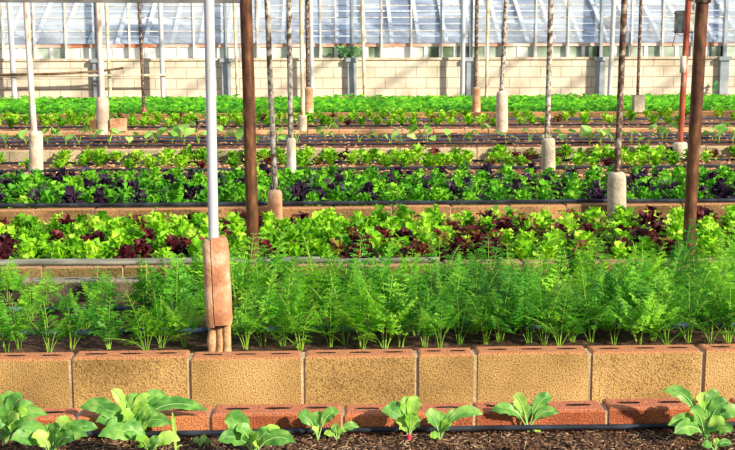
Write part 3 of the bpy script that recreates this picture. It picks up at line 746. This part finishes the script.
# front row (picture x of stems), then fuller rows behind
for px in (4, 17, 47, 70, 107, 145, 160, 183, 245, 262, 282, 300, 330, 345, 362, 385, 401, 425, 440, 460, 486, 500, 530, 545, 560, 573, 592, 615, 640, 655, 668, 690, 712, 730):
    lst.append((px, YW(348, S_B) + U(-.03, .05), U(.6, .78) if px < 130 else U(.72, .98)))
for row, py in enumerate((334, 316, 300)):
    y = YW(py, S_B); px = -36 + row * 7
    while px < 775:
        left = px < 135
        if not (left and R() < .35) and not (205 < px < 232 and row < 1):
            lst.append((px + U(-6, 6), y + U(-.05, .05), (U(.5, .8) if left else U(.7, 1.1))))
        px += 27 if not left else 31
for px, y, s in lst:
    p = at_y(px, 300, y)
    if abs(p.x - base.x) < .08 and abs(y - yW) < .1: continue
    r_ = empty('carrot_plant', (p.x, y, S_B), 'feathery green carrot-like plant rising behind the tan block wall', 'carrot plant', 'feathery plants behind the tan wall')
    r_.rotation_euler = (U(-.1, .1), U(-.1, .1), U(0, 6.28)); r_.scale = (s * U(.95, 1.15), s * U(.95, 1.15), s)
    l_, s_ = random.choice(CV)
    for nm, me in (('foliage', l_), ('stems', s_)):
        o = bpy.data.objects.new(nm, me); C.objects.link(o); o.parent = r_

# ------------------------------------------------------------------ nearest round-leaved plants, leaf by leaf
random.seed(14)
VIEW = Vector((0, -1, .45)).normalized()
def leafy(name, label, cat, base_px, leaves, z=S_NEAR, root_ball=False, group=None, y=None):
    b = at_z(*base_px, z) if y is None else at_y(*base_px, y)
    r_ = empty(name, b, label, cat, group); rp = Vector(r_.location)
    for lx, ly, w, dy, kind in leaves:
        tip = at_y(lx, ly, b.y + dy)
        v = tip - b; up = Vector((0, 0, 1))
        wd = w * .92 * b.y / F
        ctl = b + Vector((v.x * .30, v.y * .3, max(v.z, .02) * .85 + abs(v.x) * .38))
        n = 12; pts = bez(b, ctl, tip, n)
        prof = [0, 0, 0, .10, .34, .62, .86, 1.0, 1.06, 1.0, .82, .5, .06]
        if kind == 'g': prof = [.3, .4, .5, .6, .7, .75, .7, .62, .52, .4, .28, .15, .02]
        seg = pts[2:] if kind != 'g' else pts
        pr = prof[2:] if kind != 'g' else prof
        nh = (VIEW + Vector((U(-.35, .35), U(-.15, .15), U(0, .5)))).normalized()
        m = MB(); m.blade(seg, [wd * max(q, .06) * (1 + U(-.05, .05)) for q in pr], nh, U(.12, .4), wd * .2, 8, U(0, 6), .10)
        lo = m.build('leaf', 'radish_lt' if kind in ('l', 'g') else 'radish', r_, rp)
        if kind != 'g':
            m = MB(); off = nh * .0012
            m.tube([p + off for p in pts[:11]], [.0026 - .00018 * i for i in range(11)], 6); m.build('stalk', 'rib', lo, Vector((0, 0, 0)))
            lo.children[0].data.transform(Matrix.Translation(-rp))
    if root_ball:
        m = MB(); m.tube([b + Vector((0, 0, t)) for t in (-.012, .0, .012, .022, .03)], [.004, .0075, .008, .005, .003], 12); m.build('root', 'radish_root', r_, rp)
    return r_
D = 'd'; Lg = 'l'
leafy('radish_plant', 'large leafy plant cut by the left edge of the picture, nearest bed', 'plant', (6, 446),
      [(-14, 396, 11, 0, D), (12, 391, 8, .02, D), (24, 398, 10, -.02, D), (34, 404, 7, .03, D), (48, 415, 7, 0, D), (-6, 412, 11, -.04, D), (18, 420, 10, -.06, Lg), (33, 428, 8, -.05, D), (8, 396, 7, .04, Lg), (-2, 430, 10, -.08, D), (28, 412, 8, 0, Lg)])
leafy('radish_plant', 'low cluster of rounded leaves between the left edge and the biggest clump', 'plant', (52, 460),
      [(20, 428, 9, -.02, D), (46, 424, 9, 0, D), (72, 421, 9, 0, Lg), (60, 428, 9, -.03, D), (88, 436, 8, -.02, D), (32, 438, 9, -.05, Lg), (98, 428, 8, .02, D), (75, 440, 9, -.05, D), (10, 440, 10, -.05, D)])
leafy('radish_plant', 'biggest many-leaved clump, in front of the wall at left', 'plant', (132, 440),
      [(80, 408, 8.5, .02, D), (97, 412, 9, 0, D), (111, 390, 6, .03, Lg), (124, 396, 8, .02, Lg), (138, 393, 8.5, .02, D), (150, 396, 7, .0, Lg), (166, 395, 8, .03, D), (181, 404, 8, .03, D), (208, 411, 7.5, 0, D), (172, 424, 8.5, -.03, D), (150, 409, 9, -.02, Lg), (121, 414, 9, -.03, Lg), (135, 424, 9, -.05, D), (106, 428, 9, -.04, D), (145, 432, 9, -.06, Lg), (158, 414, 8, -.03, D), (95, 422, 8, -.02, D)])
leafy('radish_plant', 'low round-leaved plant spreading at the bottom edge under the biggest clump', 'plant', (150, 458),
      [(98, 436, 10, -.02, D), (120, 430, 10, 0, D), (160, 442, 8, -.02, D), (180, 440, 8, 0, Lg), (136, 441, 8, -.05, Lg)])
leafy('grass_blade', 'single upright pointed grass blade at the bottom, right of the biggest clump', 'grass', (176, 452),
      [(172, 412, 3.2, 0, 'g'), (183, 446, 2, 0, 'g')])
leafy('radish_plant', 'plant with one large oval leaf leaning left at the bottom edge', 'plant', (254, 458),
      [(224, 421, 13, 0, D), (236, 430, 9, -.03, D), (270, 433, 9, -.01, D), (296, 442, 9, -.02, D), (280, 428, 5, .02, Lg), (218, 441, 9, -.04, D), (258, 438, 9, -.04, Lg)])
leafy('radish_plant', 'small sprout with arching leaves left of centre, before the slotted wall', 'plant', (318, 441),
      [(297, 416, 7.5, 0, D), (318, 411, 7.5, .02, D), (339, 412, 7, 0, D), (312, 430, 5, -.02, Lg)])
leafy('radish_plant', 'tiny sprout right beside the small arching one', 'plant', (337, 441),
      [(333, 424, 4.5, 0, D), (359, 427, 5, 0, D), (346, 431, 4.5, -.01, Lg), (324, 434, 4, 0, Lg)])
leafy('radish_plant', 'bright young plant showing its small red root, centre of the nearest bed', 'plant', (409, 441),
      [(381, 411, 7.5, 0, D), (405, 396, 7.5, .02, Lg), (418, 397, 8, .02, Lg), (396, 422, 8, -.01, Lg), (412, 412, 8, -.02, Lg), (421, 420, 6.5, 0, D), (389, 404, 6, .02, D)], root_ball=True)
leafy('radish_plant', 'young plant with a long leaf reaching right, beside the red-rooted one', 'plant', (440, 441),
      [(425, 414, 8.5, 0, D), (438, 411, 7, .02, D), (462, 413, 6, .01, D), (483, 414, 7, 0, D), (430, 437, 4.5, -.01, Lg), (452, 424, 6, -.02, Lg)])
leafy('radish_plant', 'solitary four-leaved sprout right of centre in the nearest bed', 'plant', (528, 433),
      [(491, 411, 7.5, 0, D), (513, 396, 8, .02, Lg), (522, 404, 7, .02, D), (552, 397, 8, .02, D), (559, 413, 6, -.01, D), (541, 432, 4, -.01, Lg)])
leafy('radish_plant', 'sturdy leafy plant near the right edge of the nearest bed', 'plant', (705, 441),
      [(662, 391, 7, .02, D), (668, 425, 8.5, -.02, D), (674, 433, 9, -.05, D), (700, 392, 9, .02, Lg), (718, 391, 9, .02, D), (728, 402, 9, .0, D), (742, 412, 9, .0, D), (726, 424, 9, -.03, Lg), (690, 412, 9, -.02, D), (734, 430, 8, -.03, D), (716, 432, 9, -.05, D)])
leafy('radish_plant', 'tiny sprout at the bottom right corner', 'plant', (714, 452), [(702, 446, 5, 0, D), (720, 441, 5, 0, Lg), (732, 444, 4.5, 0, D)])
leafy('radish_plant', 'tiny seedling at the bottom edge between the biggest clump and the thin tube', 'plant', (200, 447), [(193, 440, 4, 0, D), (207, 438, 4, 0, Lg), (212, 445, 3.5, 0, D)])

# weed on the back wall
wp = at_y(349, 56, WF - .02); random.seed(3)
w_ = empty('wild_weed', (wp.x, WF - .06, (.80)), 'small wild bush growing on top of the pale back wall', 'weed')
lf = MB(); st = MB(); o0 = Vector(w_.location)
for i in range(9):
    t = at_y(U(334, 362), U(42, 53), WF - .1); st.tube([o0, o0.lerp(t, .5) + Vector((0, 0, .04)), t], .005, 4)
    for j in range(16):
        c = o0.lerp(t, U(.35, 1.05)) + Vector((U(-.06, .06), U(-.04, .04), U(-.04, .05))); d = Vector((U(-1, 1), U(-.4, .2), U(-.5, .8))).normalized() * .055
        lf.blade([c, c + d * .5, c + d], [.005, .017, .003], (U(-.3, .3), -1, .4), .1, 0, 2)
lf.build('leaves', 'weed', w_, o0); st.build('stems', 'weed', w_, o0)
wp = at_y(714, 92, WF - .12)
w_ = empty('wild_weed', (wp.x, WF - .12, .04), 'thin weed leaning on the back wall at the far right', 'weed')
lf = MB(); o0 = Vector(w_.location)
st = MB(); tt = at_y(716, 80, WF - .1); st.tube([o0, o0.lerp(tt, .5) + Vector((-.02, 0, 0)), tt], .006, 5)
for j in range(14):
    c = o0.lerp(tt, U(.4, 1)); d = Vector((U(-1, 1), -.2, U(-.8, .4))).normalized() * .07; lf.blade([c, c + d * .5, c + d], [.005, .016, .003], (0, -1, .3), .1, 0, 2)
lf.build('leaves', 'weed', w_, o0); st.build('stems', 'weed', w_, o0)

# loose stuff on the soil
def debris(name, label, ya, yb, z, n, matname, l, w, seed, cat='debris'):
    random.seed(seed); mb = MB()
    for i in range(n):
        y = U(ya, yb); xa, xb = visible_range(y, .2); p = Vector((U(xa, xb), y, z + U(.001, .008))); a = U(0, 6.28)
        d = Vector((math.cos(a), math.sin(a), U(-.25, .25))) * U(.5, 1) * l; s = Vector((-d.y, d.x, U(-.3, .3) * l)).normalized() * w
        mb.add([p - d / 2 - s, p + d / 2 - s, p + d / 2 + s, p - d / 2 + s, p + Vector((0, 0, w * .9))], [(0, 1, 4), (1, 2, 4), (2, 3, 4), (3, 0, 4)])
    return tag(mb.build(name, matname, None, (0, (ya + yb) / 2, z), smooth=False), label, cat, kind='stuff')
debris('straw_bits', 'pale straw bits scattered on the nearest soil', 2.9, W1 - .03, S_NEAR, 4200, 'straw', .022, .0013, 1)
debris('bark_chips', 'dark crumbs and chips covering the nearest soil', 2.9, W1 - .01, S_NEAR, 6000, 'chip', .012, .0045, 2)
debris('dead_leaves', 'dead brown leaves littering the patchy bed', YW(173, S_E), W8 - .03, S_E, 1500, 'litter', .05, .014, 3)
debris('dead_leaves', 'brown leaf litter in the low far bed', W9 + T + .1, W10 - .05, S_G, 700, 'litter', .06, .015, 4)
debris('leaf_crumbs', 'brown crumbs on the soil between the spaced seedlings', W8 + T + .1, W9 - .05, S_F, 700, 'litter', .05, .012, 5)
debris('leaf_crumbs', 'brown crumbs on the ridge at the foot of the back wall', 22.65, WF - .05, .05, 900, 'litter', .05, .02, 6)

# ------------------------------------------------------------------ light
sd = bpy.data.lights.new('sun', 'SUN'); so = bpy.data.objects.new('sun', sd); C.objects.link(so)
sd.energy = 7.4; sd.angle = math.radians(2.2); sd.color = (1, .87, .66)
so.rotation_euler = Vector((-.72, .62, -.46)).to_track_quat('-Z', 'Y').to_euler(); so.location = (8, -6, 8)
w = bpy.data.worlds.new('world'); scene.world = w; w.use_nodes = True
N = w.node_tree.nodes; L = w.node_tree.links; bg = N['Background']
tc = N.new('ShaderNodeTexCoord'); s = N.new('ShaderNodeSeparateXYZ'); L.new(tc.outputs['Generated'], s.inputs[0])
r = ramp(N, [(.0, (.75, .82, .95)), (.5, (.88, .93, 1)), (1, (.55, .72, 1))]); L.new(s.outputs[2], r.inputs[0]); L.new(r.outputs[0], bg.inputs[0])
bg.inputs[1].default_value = .62
scene.view_settings.view_transform = 'Standard'
scene.view_settings.look = 'None'
scene.view_settings.exposure = 0
